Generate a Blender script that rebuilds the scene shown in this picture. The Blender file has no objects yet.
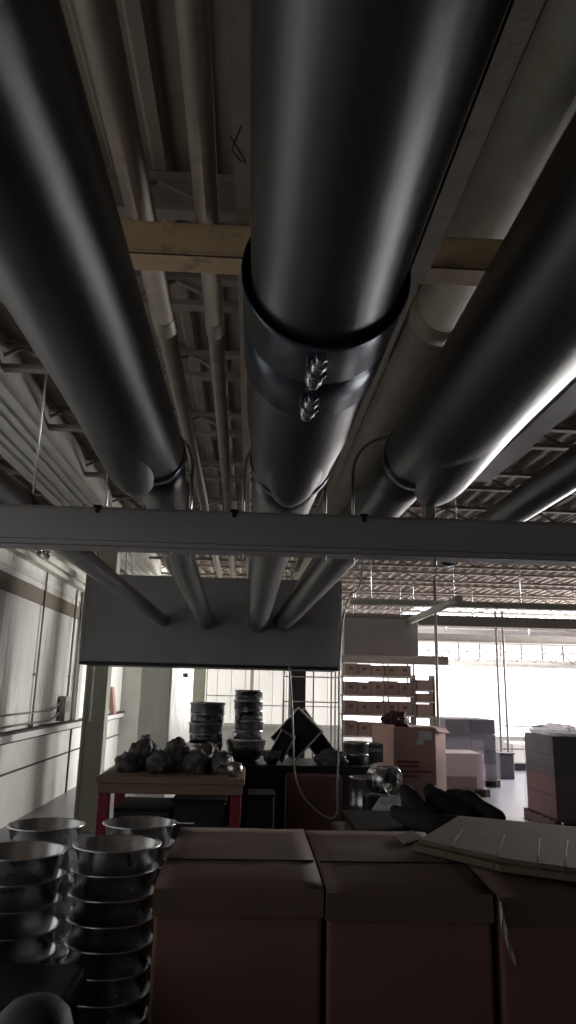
import bpy, bmesh, math, random
from mathutils import Vector, Matrix
random.seed(7)
S = bpy.context.scene
COL = S.collection

# ---------------------------------------------------------------- camera
F = 724.0
yv = Vector((-38., -176., -F)).normalized()
zv = Vector((70., 2982., -F)); zv = (zv - yv * zv.dot(yv)).normalized()
xv = yv.cross(zv)
M = Matrix((xv, yv, zv))                       # cam -> world
CAM = Vector((0, 0, 1.75))
cd = bpy.data.cameras.new('camera'); cam = bpy.data.objects.new('camera', cd); COL.objects.link(cam)
cam.matrix_world = Matrix.Translation(CAM) @ M.to_4x4()
cd.sensor_fit = 'VERTICAL'; cd.sensor_height = 36; cd.lens = 36 * F / 1024; cd.clip_start = .02; cd.clip_end = 200
S.camera = cam
def at(px, py, Y):
    d = M @ Vector((px - 288, 512 - py, -F)); return CAM + d * (Y / d.y)
def atz(px, py, z):
    d = M @ Vector((px - 288, 512 - py, -F)); return CAM + d * ((z - 1.75) / d.z)

# ---------------------------------------------------------------- view, world, light levels
S.view_settings.view_transform = 'Standard'; S.view_settings.look = 'None'
S.view_settings.exposure = -0.3; S.view_settings.gamma = 1; S.view_settings.use_curve_mapping = False
S.cycles.use_denoising = True
S.cycles.max_bounces = 8; S.cycles.diffuse_bounces = 5; S.cycles.caustics_reflective = False; S.cycles.caustics_refractive = False
S.cycles.sample_clamp_indirect = 6
w = bpy.data.worlds.new('world'); S.world = w; w.use_nodes = True
w.node_tree.nodes['Background'].inputs[0].default_value = (.7, .8, 1, 1)
w.node_tree.nodes['Background'].inputs[1].default_value = .6
WIN_FAR = 3.4      # daylight coming through the translucent far windows
WIN_RIGHT = 1.3    # strip windows of the right wall
WIN_LEFT = .62     # high strip window of the left wall beside and behind the camera
PANEL_GLOW = .85      # soft glow added to the cream panels of the partition
SKYLIGHT = 4.0

# sky light falling steeply in through the right-hand windows
al = bpy.data.lights.new('daylight', 'AREA'); al.shape = 'RECTANGLE'; al.size = 12.5; al.size_y = 2.2; al.energy = 3600; al.color = (1, .97, .93); al.spread = math.radians(120)
lo = bpy.data.objects.new('daylight', al); COL.objects.link(lo); lo.location = (11.85, 15.6, 2.3)
lo.rotation_euler = Vector((-14.6, -3.4, -1.1)).to_track_quat('-Z', 'Y').to_euler()

# ---------------------------------------------------------------- materials
def mat(name, col, rough=.6, metal=0., var=.0, scale=8., bump=0., bscale=30., emit=None, spec=.5, alpha=1., trans=0., stretch=None, col2=None, coat=0., stain=None):
    m = bpy.data.materials.new(name); m.use_nodes = True
    nt = m.node_tree; b = nt.nodes['Principled BSDF']
    b.inputs['Base Color'].default_value = (*col, 1); b.inputs['Roughness'].default_value = rough
    b.inputs['Metallic'].default_value = metal; b.inputs['Specular IOR Level'].default_value = spec
    b.inputs['Alpha'].default_value = alpha; b.inputs['Transmission Weight'].default_value = trans
    b.inputs['Coat Weight'].default_value = coat
    tc = nt.nodes.new('ShaderNodeTexCoord'); mp = nt.nodes.new('ShaderNodeMapping')
    nt.links.new(tc.outputs['Object'], mp.inputs[0])
    if stretch: mp.inputs['Scale'].default_value = stretch
    if var or col2 or stain:
        n = nt.nodes.new('ShaderNodeTexNoise'); n.inputs['Scale'].default_value = scale; n.inputs['Detail'].default_value = 6
        nt.links.new(mp.outputs[0], n.inputs['Vector'])
        r = nt.nodes.new('ShaderNodeValToRGB'); r.color_ramp.elements[0].position = .3; r.color_ramp.elements[1].position = .7
        c2 = col2 or tuple(min(1, c * (1 + var)) for c in col)
        r.color_ramp.elements[0].color = (*[c * (1 - var) for c in col], 1); r.color_ramp.elements[1].color = (*c2, 1)
        nt.links.new(n.outputs[0], r.inputs[0]); out = r.outputs[0]
        if stain:
            n2 = nt.nodes.new('ShaderNodeTexNoise'); n2.inputs['Scale'].default_value = stain[1]; n2.inputs['Detail'].default_value = 8
            nt.links.new(mp.outputs[0], n2.inputs['Vector'])
            r2 = nt.nodes.new('ShaderNodeValToRGB'); r2.color_ramp.elements[0].position = .55; r2.color_ramp.elements[1].position = .72
            nt.links.new(n2.outputs[0], r2.inputs[0])
            mx = nt.nodes.new('ShaderNodeMixRGB'); mx.inputs[2].default_value = (*stain[0], 1)
            nt.links.new(r2.outputs[0], mx.inputs[0]); nt.links.new(out, mx.inputs[1]); out = mx.outputs[0]
        nt.links.new(out, b.inputs['Base Color'])
        mr = nt.nodes.new('ShaderNodeMapRange'); mr.inputs[3].default_value = max(0, rough - .08); mr.inputs[4].default_value = min(1, rough + .08)
        nt.links.new(n.outputs[0], mr.inputs[0]); nt.links.new(mr.outputs[0], b.inputs['Roughness'])
    if bump:
        n = nt.nodes.new('ShaderNodeTexNoise'); n.inputs['Scale'].default_value = bscale; n.inputs['Detail'].default_value = 4
        nt.links.new(mp.outputs[0], n.inputs['Vector'])
        bp = nt.nodes.new('ShaderNodeBump'); bp.inputs['Strength'].default_value = bump; bp.inputs['Distance'].default_value = .02
        nt.links.new(n.outputs[0], bp.inputs['Height']); nt.links.new(bp.outputs[0], b.inputs['Normal'])
    if emit:
        b.inputs['Emission Color'].default_value = (*emit[0], 1); b.inputs['Emission Strength'].default_value = emit[1]
    return m
DUCT = mat('duct_steel', (.19, .19, .195), .4, .85, .18, 3., .04, 40., stretch=(1, .12, 1))
BANDM = mat('band_blued_steel', (.13, .15, .19), .3, .85, .15, 5.)
BEAMM = mat('beam_grey_steel', (.56, .54, .54), .45, .15, .12, 6., .05, 60., stretch=(.2, 1, 1))
ZINC = mat('zinc_bolt', (.88, .9, .94), .28, 1., .2, 40.)
RODM = mat('rod_zinc', (.62, .62, .62), .35, .8, .1, 40.)
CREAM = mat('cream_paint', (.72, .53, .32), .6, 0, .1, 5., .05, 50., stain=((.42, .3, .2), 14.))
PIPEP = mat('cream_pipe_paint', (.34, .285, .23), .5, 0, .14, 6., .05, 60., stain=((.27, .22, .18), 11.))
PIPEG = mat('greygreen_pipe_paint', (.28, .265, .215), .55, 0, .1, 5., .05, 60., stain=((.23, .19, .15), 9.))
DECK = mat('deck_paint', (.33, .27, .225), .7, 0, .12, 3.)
TRUSS = mat('truss_paint', (.33, .3, .27), .6, 0, .1, 8.)
GIRD = mat('girder_paint', (.27, .25, .23), .6, 0, .1, 4.)
LGIRD = mat('left_girder_paint', (.78, .77, .7), .5, 0, .08, 4.)
HOOD = mat('hood_grey_paint', (.46, .47, .49), .5, .05, .1, 3., .03, 40.)
WALLW = mat('wall_panel_white', (.78, .78, .75), .55, 0, .07, 4., .04, 20., stretch=(1, 1, .25), stain=((.5, .47, .4), 2.5))
WALL_SHADE = mat('wall_shade_band', (.2, .16, .12), .7, 0, .1, 4.)  # shade on the upper left wall, put into the colour as brown
WALLL = mat('wall_lower_panel', (.68, .67, .63), .6, 0, .08, 3.)
DARKT = mat('dark_rubber_seam', (.02, .02, .02), .7)
COLG = mat('column_greygreen', (.52, .53, .43), .55, 0, .1, 3.)
COLW = mat('column_white_wrap', (.84, .86, .8), .35, 0, .1, 4., .6, 7., stretch=(1, 1, .35))
FLOORM = mat('floor_concrete', (.21, .21, .255), .34, 0, .12, 1.2, .03, 12.)
BACKW = mat('back_wall_block', (.1, .1, .1), .9, 0, .1, 3.)
CARD = mat('cardboard', (.24, .125, .105), .82, 0, .1, 2.2, .06, 40.)
CARDT = mat('cardboard_top', (.17, .11, .088), .8, 0, .14, 3., .06, 40.)
CARDG = mat('cardboard_pink', (.6, .38, .33), .8, 0, .06, 3.)
CARDR = mat('cardboard_rack', (.38, .29, .26), .8, 0, .15, 3.)
SHEETM = mat('flattened_carton', (.16, .115, .082), .8, 0, .12, 5., .1, 30.)
INK = mat('red_brown_ink', (.26, .08, .09), .8)
PAPER = mat('white_paper', (.8, .82, .88), .7, 0, .05, 20.)
STEEL = mat('stainless', (.7, .7, .72), .25, 1., .15, 6., .03, 30.)
STEELD = mat('stainless_dull', (.62, .62, .65), .3, 1., .2, 8., .05, 30.)
BLACKP = mat('black_plastic', (.012, .012, .02), .35, 0, .2, 5., .2, 8.)
BLACKC = mat('black_cloth', (.012, .011, .013), .8, 0, .2, 6., .4, 9.)
DARKM = mat('dark_machine', (.03, .03, .036), .45, .3, .3, 6.)
JUNK = mat('junk_wrapped', (.12, .11, .115), .45, .2, .75, 11., .9, 14.)
TABLEW = mat('table_wood', (.3, .2, .145), .7, 0, .15, 4., .05, 30., stretch=(.3, 1, 1))
REDP = mat('red_paint', (.3, .025, .05), .5, 0, .1, 6.)
PALLETW = mat('pallet_wood', (.16, .13, .12), .8, 0, .2, 6.)
FILM = mat('stretch_film', (.75, .75, .9), .16, 0, bump=.8, bscale=6., alpha=.14, spec=1.)
FILMW = mat('film_white', (.8, .8, .88), .25, 0, bump=.8, bscale=6., alpha=.7)
CLEAR = mat('clear_tape', (.85, .85, .85), .1, 0, bump=.5, bscale=14., alpha=.45, spec=1.)
DARKBOX = mat('dark_print_box', (.075, .07, .09), .6, 0, .2, 5.)
DARKBOX2 = mat('dark_print_box_lighter', (.14, .13, .145), .6, 0, .2, 5.)
BROWNBOX = mat('brown_print_box', (.2, .1, .09), .7, 0, .12, 5.)
WPAINT = mat('white_paint_steel', (.68, .68, .64), .5)
CORDM = mat('grey_cord', (.5, .5, .47), .5)
YEL = mat('yellow_sticker', (.6, .5, .08), .5)
LWHITE = mat('white_shelf', (.75, .73, .7), .5)
def glow(name, col, s):
    m = mat(name, (.6, .6, .6), .5, emit=(col, s)); nt = m.node_tree
    b = nt.nodes['Principled BSDF']; tc = nt.nodes.new('ShaderNodeTexCoord')
    n = nt.nodes.new('ShaderNodeTexNoise'); n.inputs['Scale'].default_value = .9; nt.links.new(tc.outputs['Object'], n.inputs['Vector'])
    mr = nt.nodes.new('ShaderNodeMapRange'); mr.inputs[3].default_value = s * .7; mr.inputs[4].default_value = s * 1.3
    nt.links.new(n.outputs[0], mr.inputs[0]); nt.links.new(mr.outputs[0], b.inputs['Emission Strength']); return m
G_FAR = glow('daylit_far', (1, .93, .95), WIN_FAR)
G_RIGHT = glow('daylit_right', (1, .96, .93), WIN_RIGHT)
G_LEFT = glow('daylit_left', (.96, .96, .93), WIN_LEFT)
G_DIM = glow('cream_panel_glow', (1, .95, .86), PANEL_GLOW)
G_SKY = glow('daylit_sky', (1, .98, 1), SKYLIGHT)

# ---------------------------------------------------------------- mesh helpers
class MB:
    def __init__(s): s.b = bmesh.new()
    def box(s, lo, hi, bev=0, rz=0, mtx=None):
        c = [(lo[i] + hi[i]) / 2 for i in range(3)]; d = [max(abs(hi[i] - lo[i]), 1e-4) for i in range(3)]
        t = bmesh.new(); bmesh.ops.create_cube(t, size=1)
        bmesh.ops.scale(t, vec=d, verts=t.verts)
        if bev: bmesh.ops.bevel(t, geom=t.edges[:], offset=min(bev, min(d) * .45), segments=2, affect='EDGES', profile=.5)
        bmesh.ops.transform(t, matrix=Matrix.Translation(c) @ Matrix.Rotation(rz, 4, 'Z'), verts=t.verts)
        if mtx: bmesh.ops.transform(t, matrix=mtx, verts=t.verts)
        s._add(t); return s
    def _add(s, t):
        me = bpy.data.meshes.new('tmp'); t.to_mesh(me); t.free(); s.b.from_mesh(me); bpy.data.meshes.remove(me)
    def loft(s, rings, cap=True, closed=True):
        vs = [[s.b.verts.new(p) for p in r] for r in rings]; n = len(rings[0])
        for i in range(len(vs) - 1):
            for j in range(n if closed else n - 1):
                k = (j + 1) % n; f = s.b.faces.new((vs[i][j], vs[i][k], vs[i + 1][k], vs[i + 1][j])); f.smooth = True
        if cap:
            s.b.faces.new(list(reversed(vs[0]))); s.b.faces.new(vs[-1])
        return s
    def tube(s, pts, r, n=10, cap=True):
        pts = [Vector(p) for p in pts]; rs = r if isinstance(r, (list, tuple)) else [r] * len(pts); rings = []
        t0 = (pts[1] - pts[0]).normalized(); u = t0.orthogonal().normalized()
        for i, p in enumerate(pts):
            t = (pts[min(i + 1, len(pts) - 1)] - pts[max(i - 1, 0)]).normalized()
            u = (u - t * u.dot(t)).normalized(); v = t.cross(u)
            rings.append([p + (u * math.cos(a) + v * math.sin(a)) * rs[i] for a in [2 * math.pi * k / n for k in range(n)]])
        return s.loft(rings, cap)
    def lathe(s, prof, c, n=36, mtx=None):      # profile (r, z) about a vertical axis, open or closed by its own shape
        rings = []
        for k in range(n):
            a = 2 * math.pi * k / n; ring = [Vector((r * math.cos(a), r * math.sin(a), z)) for r, z in prof]
            if mtx: ring = [mtx @ p for p in ring]
            rings.append([p + Vector(c) for p in ring])
        vs = [[s.b.verts.new(p) for p in r] for r in rings]
        for k in range(n):
            a, b2 = vs[k], vs[(k + 1) % n]
            for j in range(len(prof) - 1):
                try: f = s.b.faces.new((a[j], b2[j], b2[j + 1], a[j + 1])); f.smooth = True
                except ValueError: pass
        bmesh.ops.remove_doubles(s.b, verts=s.b.verts, dist=1e-5)
        return s
    def prism(s, poly, z0, z1, bev=0):
        t = bmesh.new(); lo = [t.verts.new((p[0], p[1], z0)) for p in poly]; hi = [t.verts.new((p[0], p[1], z1)) for p in poly]
        n = len(poly); t.faces.new(list(reversed(lo))); t.faces.new(hi)
        for j in range(n): t.faces.new((lo[j], lo[(j + 1) % n], hi[(j + 1) % n], hi[j]))
        bmesh.ops.recalc_face_normals(t, faces=t.faces)
        if bev: bmesh.ops.bevel(t, geom=t.edges[:], offset=bev, segments=2, affect='EDGES', profile=.5)
        s._add(t); return s
    def lump(s, c, rad, seed=0, amp=.25, sub=3, rz=0):
        from mathutils import noise
        t = bmesh.new(); bmesh.ops.create_icosphere(t, subdivisions=sub, radius=1)
        for v in t.verts:
            n = noise.noise(v.co * 1.7 + Vector((seed * 3.1, seed, 0))) + .6 * noise.noise(v.co * 4.3 + Vector((0, seed * 2.3, 5))) + .3 * noise.noise(v.co * 9 + Vector((seed, 0, 0)))
            v.co *= 1 + amp * n
            if v.co.z < -.55: v.co.z = -.55
        bmesh.ops.scale(t, vec=rad, verts=t.verts)
        bmesh.ops.transform(t, matrix=Matrix.Translation(Vector(c) + Vector((0, 0, rad[2] * .55))) @ Matrix.Rotation(rz, 4, 'Z'), verts=t.verts)
        for f in t.faces: f.smooth = True
        s._add(t); return s
    def build(s, name, m, parent=None):
        bmesh.ops.recalc_face_normals(s.b, faces=s.b.faces)
        me = bpy.data.meshes.new(name); s.b.to_mesh(me); s.b.free(); me.materials.append(m)
        o = bpy.data.objects.new(name, me); COL.objects.link(o)
        if parent:
            o.parent = parent; o.matrix_parent_inverse = Matrix.Translation(-parent.location)
            # bake the offset into the mesh so that copies stay simple
            me.transform(o.matrix_parent_inverse @ Matrix()); o.matrix_parent_inverse = Matrix()
        return o
def tag(o, label, cat, group=None, kind=None):
    o['label'] = label; o['category'] = cat
    if group: o['group'] = group
    if kind: o['kind'] = kind
    return o
def empty(name, loc, label, cat, group=None):
    e = bpy.data.objects.new(name, None); COL.objects.link(e); e.location = loc; e.empty_display_size = .1
    return tag(e, label, cat, group)
def struct(o, label, cat):
    o['kind'] = 'structure'; o['label'] = label; o['category'] = cat; return o
def part_label(o, l): o['label'] = l; return o
def copy_thing(o, loc, label):
    c = o.copy(); COL.objects.link(c); c.location = loc; c['label'] = label
    for ch in list(o.children):
        d = ch.copy(); COL.objects.link(d); d.parent = c
        for g in list(ch.children):
            e = g.copy(); COL.objects.link(e); e.parent = d
    return c

# ================================================================ SETTING
XL, XR, Y0, Y1, ZD = -3.0, 12.0, -4.0, 24.0, 3.89
struct(MB().box((XL - .2, Y0 - .2, -.2), (XR + .2, Y1 + .2, 0)).build('floor', FLOORM), 'smooth grey concrete factory floor', 'floor')
# corrugated deck, ribs running away from the camera, an opening left for the skylight
def deck_profile(x0, x1, y0, y1, mb):
    p = .18; n = int(round((x1 - x0) / p)); pts = []
    for i in range(n):
        a = x0 + i * p
        for dx, z in ((0, 0), (.05, 0), (.07, .045), (.16, .045)): pts.append((a + dx, ZD + z))
    pts.append((x1, ZD))
    top = [(x, ZD + .12) for x, z in pts]
    for y, yy in ((y0, y1),):
        A = [mb.b.verts.new((x, y, z)) for x, z in pts]; B = [mb.b.verts.new((x, yy, z)) for x, z in pts]
        C = [mb.b.verts.new((x, y, z)) for x, z in (top[0], top[-1])]; D = [mb.b.verts.new((x, yy, z)) for x, z in (top[0], top[-1])]
        for j in range(len(pts) - 1): mb.b.faces.new((A[j], A[j + 1], B[j + 1], B[j]))
        mb.b.faces.new((C[0], D[0], D[1], C[1]))
mb = MB(); SKX0, SKX1, SKY0, SKY1 = 4.2, 10.14, 18.6, 22.6
deck_profile(XL, XR, Y0, SKY0, mb); deck_profile(XL, SKX0, SKY0, SKY1, mb); deck_profile(SKX1, XR, SKY0, SKY1, mb); deck_profile(XL, XR, SKY1, Y1, mb)
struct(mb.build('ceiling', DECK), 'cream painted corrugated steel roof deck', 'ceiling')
sky = MB().box((SKX0, SKY0, ZD + .03), (SKX1, SKY1, ZD + .06)).build('window_4', G_SKY); struct(sky, 'bright daylit skylight panel in the roof deck', 'skylight')
mb = MB()
for i in range(7): mb.box((SKX0 + i * .98, SKY0, ZD), (SKX0 + i * .98 + .05, SKY1, ZD + .03))
mb.build('window_frame', WPAINT, sky)

# left wall: upper corrugated siding, painted shade band, ledge, lower panels
WT = 3.42
wl = MB().box((XL - .2, Y0, 0), (XL, Y1, ZD)).build('wall_left', WALLL); struct(wl, 'pale left factory wall with fluted siding above a ledge', 'wall')
def siding(mb, y0, y1, z0, z1, x):
    p = .15; n = int((y1 - y0) / p)
    prof = []
    for i in range(n):
        a = y0 + i * p
        for dy, d in ((0, 0), (.035, .009), (.075, .009), (.11, 0)): prof.append((a + dy, d))
    rings = [[(x + d, y, z) for y, d in prof] for z in (z0, z1)]
    vs = [[mb.b.verts.new(q) for q in r] for r in rings]
    for j in range(len(prof) - 1): mb.b.faces.new((vs[0][j], vs[0][j + 1], vs[1][j + 1], vs[1][j]))
LEDGE = 1.16
mb = MB(); siding(mb, 6.0, 17.6, LEDGE + .02, 3.36, XL + .012); part_label(mb.build('siding_panel', WALLW, wl), 'white fluted siding')
part_label(MB().box((XL, 6.0, 2.82), (XL + .042, 17.6, 3.03), .004).build('wall_band', WALL_SHADE, wl), 'brown horizontal band of painted shade')
part_label(MB().box((XL, 6.0, 3.12), (XL + .037, 17.6, 3.2), .004).build('wall_band', LWHITE, wl), 'pale narrow strip')
part_label(MB().box((XL, 6.0, LEDGE - .03), (XL + .13, 17.6, LEDGE), .005).build('wall_ledge', DARKT, wl), 'black edge of the wall ledge')
MB().box((XL, 6.0, LEDGE - .12), (XL + .10, 17.6, LEDGE - .03), .005).build('wall_ledge', LWHITE, wl)
part_label(MB().box((XL, 6.0, LEDGE - .145), (XL + .06, 17.6, LEDGE - .12)).build('wall_seam', DARKT, wl), 'dark joint under the ledge')
part_label(MB().box((XL, 6.0, .63), (XL + .012, 17.6, .655)).build('wall_seam', DARKT, wl), 'dark joint between lower panels')
part_label(MB().box((XL, 12.9, .0), (XL + .02, 12.96, LEDGE - .15)).build('wall_seam', DARKT, wl), 'dark upright joint')
r = MB()
for i, (z0, z1, x1) in enumerate(((3.3, 3.36, .14), (3.36, 3.40, .09), (3.40, 3.50, .16))): r.box((XL, 5.0, z0), (XL + x1, 17.6, z1), .006)
struct(r.build('trim_1', LGIRD), 'pale stepped rail along the top of the left wall', 'rail')
# strip window of the left wall, beside and behind the camera
lw = MB().box((XL, -3.4, .95), (XL + .015, 5.9, 3.3)).build('window_2', G_LEFT); struct(lw, 'strip of frosted windows beside the camera in the left wall', 'window')
mb = MB()
for y in (-3.4, -2.1, -.8, .5, 1.8, 3.1, 4.4, 5.87): mb.box((XL, y - .03, .95), (XL + .05, y + .03, 3.3))
for z in (.98, 2.4, 3.3): mb.box((XL, -3.4, z - .03), (XL + .05, 5.9, z + .03))
mb.build('window_frame', GIRD, lw)
struct(MB().box((XL - .2, Y0 - .2, 0), (XR + .2, Y0, ZD)).build('wall_back', BACKW), 'dark wall behind the camera', 'wall')
struct(MB().box((XR, Y0, 0), (XR + .2, Y1, ZD)).build('wall_right', BACKW), 'dark right factory wall', 'wall')
rw = MB().box((XR - .02, 9.5, .9), (XR, 23.4, 3.5)).build('window_3', G_RIGHT); struct(rw, 'long bright strip window in the right wall', 'window')
mb = MB()
for i in range(12): mb.box((XR - .06, 9.5 + i * 1.26, .9), (XR, 9.56 + i * 1.26, 3.5))
for z in (.9, 2.2, 3.47): mb.box((XR - .06, 9.5, z), (XR, 23.4, z + .05))
mb.build('window_frame', WPAINT, rw)
wf = MB().box((XL, Y1, 0), (XR, Y1 + .2, ZD)).build('wall_far', WALLL); struct(wf, 'far factory wall', 'wall')
# far windows (bright, right) with mullions
fw = MB().box((2.6, Y1 - .03, .42), (11.9, Y1, 2.62)).build('window_1', G_FAR); struct(fw, 'wide blown-out daylit window band in the far wall', 'window')
mb = MB()
for x in (2.6, 11.85): mb.box((x, Y1 - .06, .42), (x + .06, Y1, 2.62))
for z in (.40, .62, 2.5, 2.6): mb.box((2.6, Y1 - .05, z), (11.9, Y1, z + .025))
mb.build('window_frame', WPAINT, fw)
f2 = MB().box((2.6, Y1 - .03, 2.86), (11.9, Y1, 3.32)).build('window_5', G_FAR); struct(f2, 'narrow bright clerestory band above the far window', 'window')
mb = MB()
for i in range(14): mb.box((2.6 + i * .7, Y1 - .05, 2.86), (2.66 + i * .7, Y1, 3.32))
mb.build('window_frame', TRUSS, f2)
# cream panels with an added glow, on a partition nearer the camera
pw = MB().box((XL, 17.6, 0), (2.2, 17.75, ZD)).build('wall_partition', WALLL); struct(pw, 'cream panelled partition wall behind the pan stacks', 'wall')
pg = MB().box((-2.4, 17.57, .9), (2.15, 17.6, 2.55)).build('partition_glow', G_DIM); struct(pg, 'cream partition panels with an added glow behind the stacked pans', 'window')
mb = MB()
for i in range(15): mb.box((-2.4 + i * .325, 17.55, .9), (-2.385 + i * .325, 17.58, 2.55))
mb.build('window_frame', LWHITE, pg)
mb = MB()
for a, b_ in (((-2.4, .88), (2.15, .95)), ((-2.4, 2.5), (2.15, 2.58)), ((-1.12, .9), (-1.0, 2.3)), ((.0, .9), (.08, 2.5)), ((-2.4, 2.28), (0, 2.33)), ((-1.6, 1.55), (-.2, 1.575)), ((.1, 1.35), (2.15, 1.375))):
    mb.box((a[0], 17.50, a[1]), (b_[0], 17.57, b_[1]))
mb.build('window_frame', WPAINT, pg)

# roof trusses across the hall
names = ['first', 'second', 'third', 'fourth', 'fifth', 'sixth', 'seventh', 'eighth', 'ninth', 'tenth', 'eleventh', 'twelfth', 'thirteenth', 'fourteenth', 'fifteenth', 'sixteenth']
ys = [2.72, 3.5, 4.4, 5.5, 6.8, 8.2, 9.8, 11.4, 13.0, 14.6, 16.2, 18.0, 19.6, 21.2, 22.8]
ZB = 3.70
for i, y in enumerate(ys):
    x1 = XR if y > 4 else 5.0
    e = empty('roof_truss', (0, y, ZB), 'open web roof truss under the deck, %s one from the cream cross beam' % names[i], 'truss', 'open web roof trusses under the deck')
    MB().box((XL, y - .035, ZB), (x1, y + .035, ZB + .035), .004).build('bottom_chord', TRUSS, e)
    MB().box((XL, y - .035, ZD - .035), (x1, y + .035, ZD - .002), .004).build('top_chord', TRUSS, e)
    mb = MB(); x = XL + .1; k = 0
    while x < x1 - .3:
        z0, z1 = (ZB + .03, ZD - .03) if k % 2 == 0 else (ZD - .03, ZB + .03)
        mb.tube([(x, y, z0), (x + .27, y, z1)], .013, 6); x += .27; k += 1
    if i == 0: mb.box((XL, y - .004, ZB + .03), (x1, y + .004, ZD - .03))
    mb.build('web', TRUSS, e)
# long girders crossing beyond the hood
def ibeam(mb, x0, x1, y, z0, h, b, t=.02):
    mb.box((x0, y - b / 2, z0), (x1, y + b / 2, z0 + t)).box((x0, y - b / 2, z0 + h - t), (x1, y + b / 2, z0 + h)).box((x0, y - t / 2, z0), (x1, y + t / 2, z0 + h))
for nm, (y, z0, h, x0, lab, m) in enumerate(((10.4, 2.95, .09, 1.4, 'pale grey girder crossing just beyond the hood, lower truss side', LGIRD), (13.4, 2.95, .19, 1.6, 'brown grey girder crossing below the skylight', GIRD), (19.0, 3.05, .2, 2.6, 'thin dark girder farthest down the hall', GIRD))):
    mb = MB(); ibeam(mb, x0, XR, y, z0, h, .16); g = tag(mb.build('roof_girder', m), lab, 'girder')
    xs = [x0 + .3 + 2.2 * k for k in range(6) if x0 + .3 + 2.2 * k < XR - .3]
    for x in xs: MB().tube([(x, y, z0 + h - .01), (x, y, ZD)], .012, 6).build('hanger_rod', RODM, g)
e = empty('low_truss', (6, 22.3, 2.66), 'low zigzag truss just before the bright far window', 'truss')
MB().box((2.3, 22.26, 2.66), (XR, 22.34, 2.70)).build('bottom_chord', TRUSS, e)
MB().box((2.3, 22.26, 3.0), (XR, 22.34, 3.04)).build('top_chord', TRUSS, e)
mb = MB(); x = 2.4; k = 0
while x < XR - .5:
    mb.tube([(x, 22.3, 2.69 if k % 2 else 3.01), (x + .3, 22.3, 3.01 if k % 2 else 2.69)], .02, 6); x += .3; k += 1
mb.build('web', TRUSS, e)
# pale girder along the left
g = MB()
g.box((-2.18, -.5, 3.62), (-1.66, 16.5, 3.66), .004)
g.box((-2.18, -.5, 3.66), (-2.14, 16.5, 3.95), .004).box((-1.70, -.5, 3.66), (-1.66, 16.5, 3.95), .004)
for x in (-2.08, -1.99, -1.86, -1.77): g.box((x - .012, -.5, 3.60), (x + .012, 16.5, 3.62))
g = tag(g.build('crane_rail_girder', LGIRD), 'long pale ribbed girder running along the left under the roof', 'girder')
# cream cross beam
cb = MB(); cb.box((-2.9, 2.31, 3.25), (2.6, 2.325, 3.377), .003); cb.box((-2.9, 2.31, 3.25), (2.6, 2.43, 3.266), .003); cb.box((-2.9, 2.31, 3.362), (2.6, 2.43, 3.377), .003)
cb = tag(cb.build('cross_beam', CREAM), 'cream painted cross beam carrying the thin pipes', 'beam')
for x in (-2.6, 2.5): MB().box((x - .03, 2.34, 3.377), (x + .03, 2.40, ZD), .003).build('hanger_bar', CREAM, cb)

# ================================================================ DUCTS
NS = 56
def ring(x, y, z, r): return [(x + r * math.cos(a), y, z + r * math.sin(a)) for a in [2 * math.pi * k / NS for k in range(NS)]]
def tube_y(rings_spec, cap=True):
    mb = MB(); mb.loft([ring(*q) for q in rings_spec], cap); return mb
def sm(t): t = max(0, min(1, t)); return t * t * (3 - 2 * t)
HY = 8.6; HB = 1.75 + .25
def make_duct(lab, Xn, Xm, Xe, H, rn, rf, ru, side, puoff, shrink=.27, r0=None):
    """Large duct overhead; a belly reducer at the crossbar; a smaller pipe going on to the hood."""
    e = empty('exhaust_duct', (Xn, 2, 1.75 + H), lab, 'duct', 'round steel ducts running into the grey hood')
    def ax(y):
        if y < 2.4: return Xn
        if y < 4.2: return Xn + (Xm - Xn) * (y - 2.4) / 1.8
        return Xm + (Xe - Xm) * (y - 4.2) / 4.4
    off = puoff; lift = (rn - ru) * .9
    sp = [(ax(y), y, 1.75 + H, (r0 or rn) if y < 1.3 else rn) for y in (-.6, .2, 1.0, 1.29, 1.31, 1.6, 1.85)]
    for y in (1.95, 2.05, 2.15, 2.25, 2.35):
        t = sm((y - 1.85) / .5); sp.append((ax(y) + off * t, y, 1.75 + H + lift * t, rn + (ru - rn) * t))
    tube_y(sp + [(ax(2.38) + off, 2.38, 1.75 + H + lift, ru)]).build('duct_pipe', DUCT, e)
    lb = []
    for y in (1.5, 1.6, 1.8, 2.0, 2.1, 2.2, 2.28, 2.34, 2.39, 2.43, 2.46, 2.48, 2.492, 2.499):
        t = sm((y - 1.6) / .85); base = rn * (.985 - shrink * t); rr = base
        if y > 2.2: rr = base * max(.03, (1 - ((y - 2.2) / .3) ** 3) ** .5)
        zb = 1.75 + max(H - rn * .985, .603)
        lb.append((ax(y) + side * (rn - base) * 1.0, y, zb + base - (base - rr) * .6, rr))
    tube_y(lb).build('reducer_belly', DUCT, e)
    zc = 1.75 + H + lift
    tube_y([(ax(2.33) + off, 2.33, zc, ru + .001), (ax(2.34) + off, 2.335, zc, ru + .006), (ax(2.38) + off, 2.38, zc, ru + .006), (ax(2.39) + off, 2.39, zc, ru * .93)]).build('collar', BANDM, e)
    sp = []
    for y in (2.37, 2.6, 3.0, 3.6, 4.4, 5.5, 7.0, HY - .004):
        t = sm((y - 2.4) / 2.2); r2 = ru * .93 + (rf - ru * .93) * t
        sp.append((ax(y) + off * (1 - t), y, zc + (1.75 + H - zc) * t, r2))
    tube_y(sp).build('duct_pipe', DUCT, e)
    tube_y([(ax(HY - .03), HY - .03, 1.75 + H, rf + .001), (ax(HY - .025), HY - .025, 1.75 + H, rf + .010), (ax(HY) , HY - .004, 1.75 + H, rf + .010)]).build('inlet_flange', HOOD, e)
    return e, ax, zc
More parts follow.
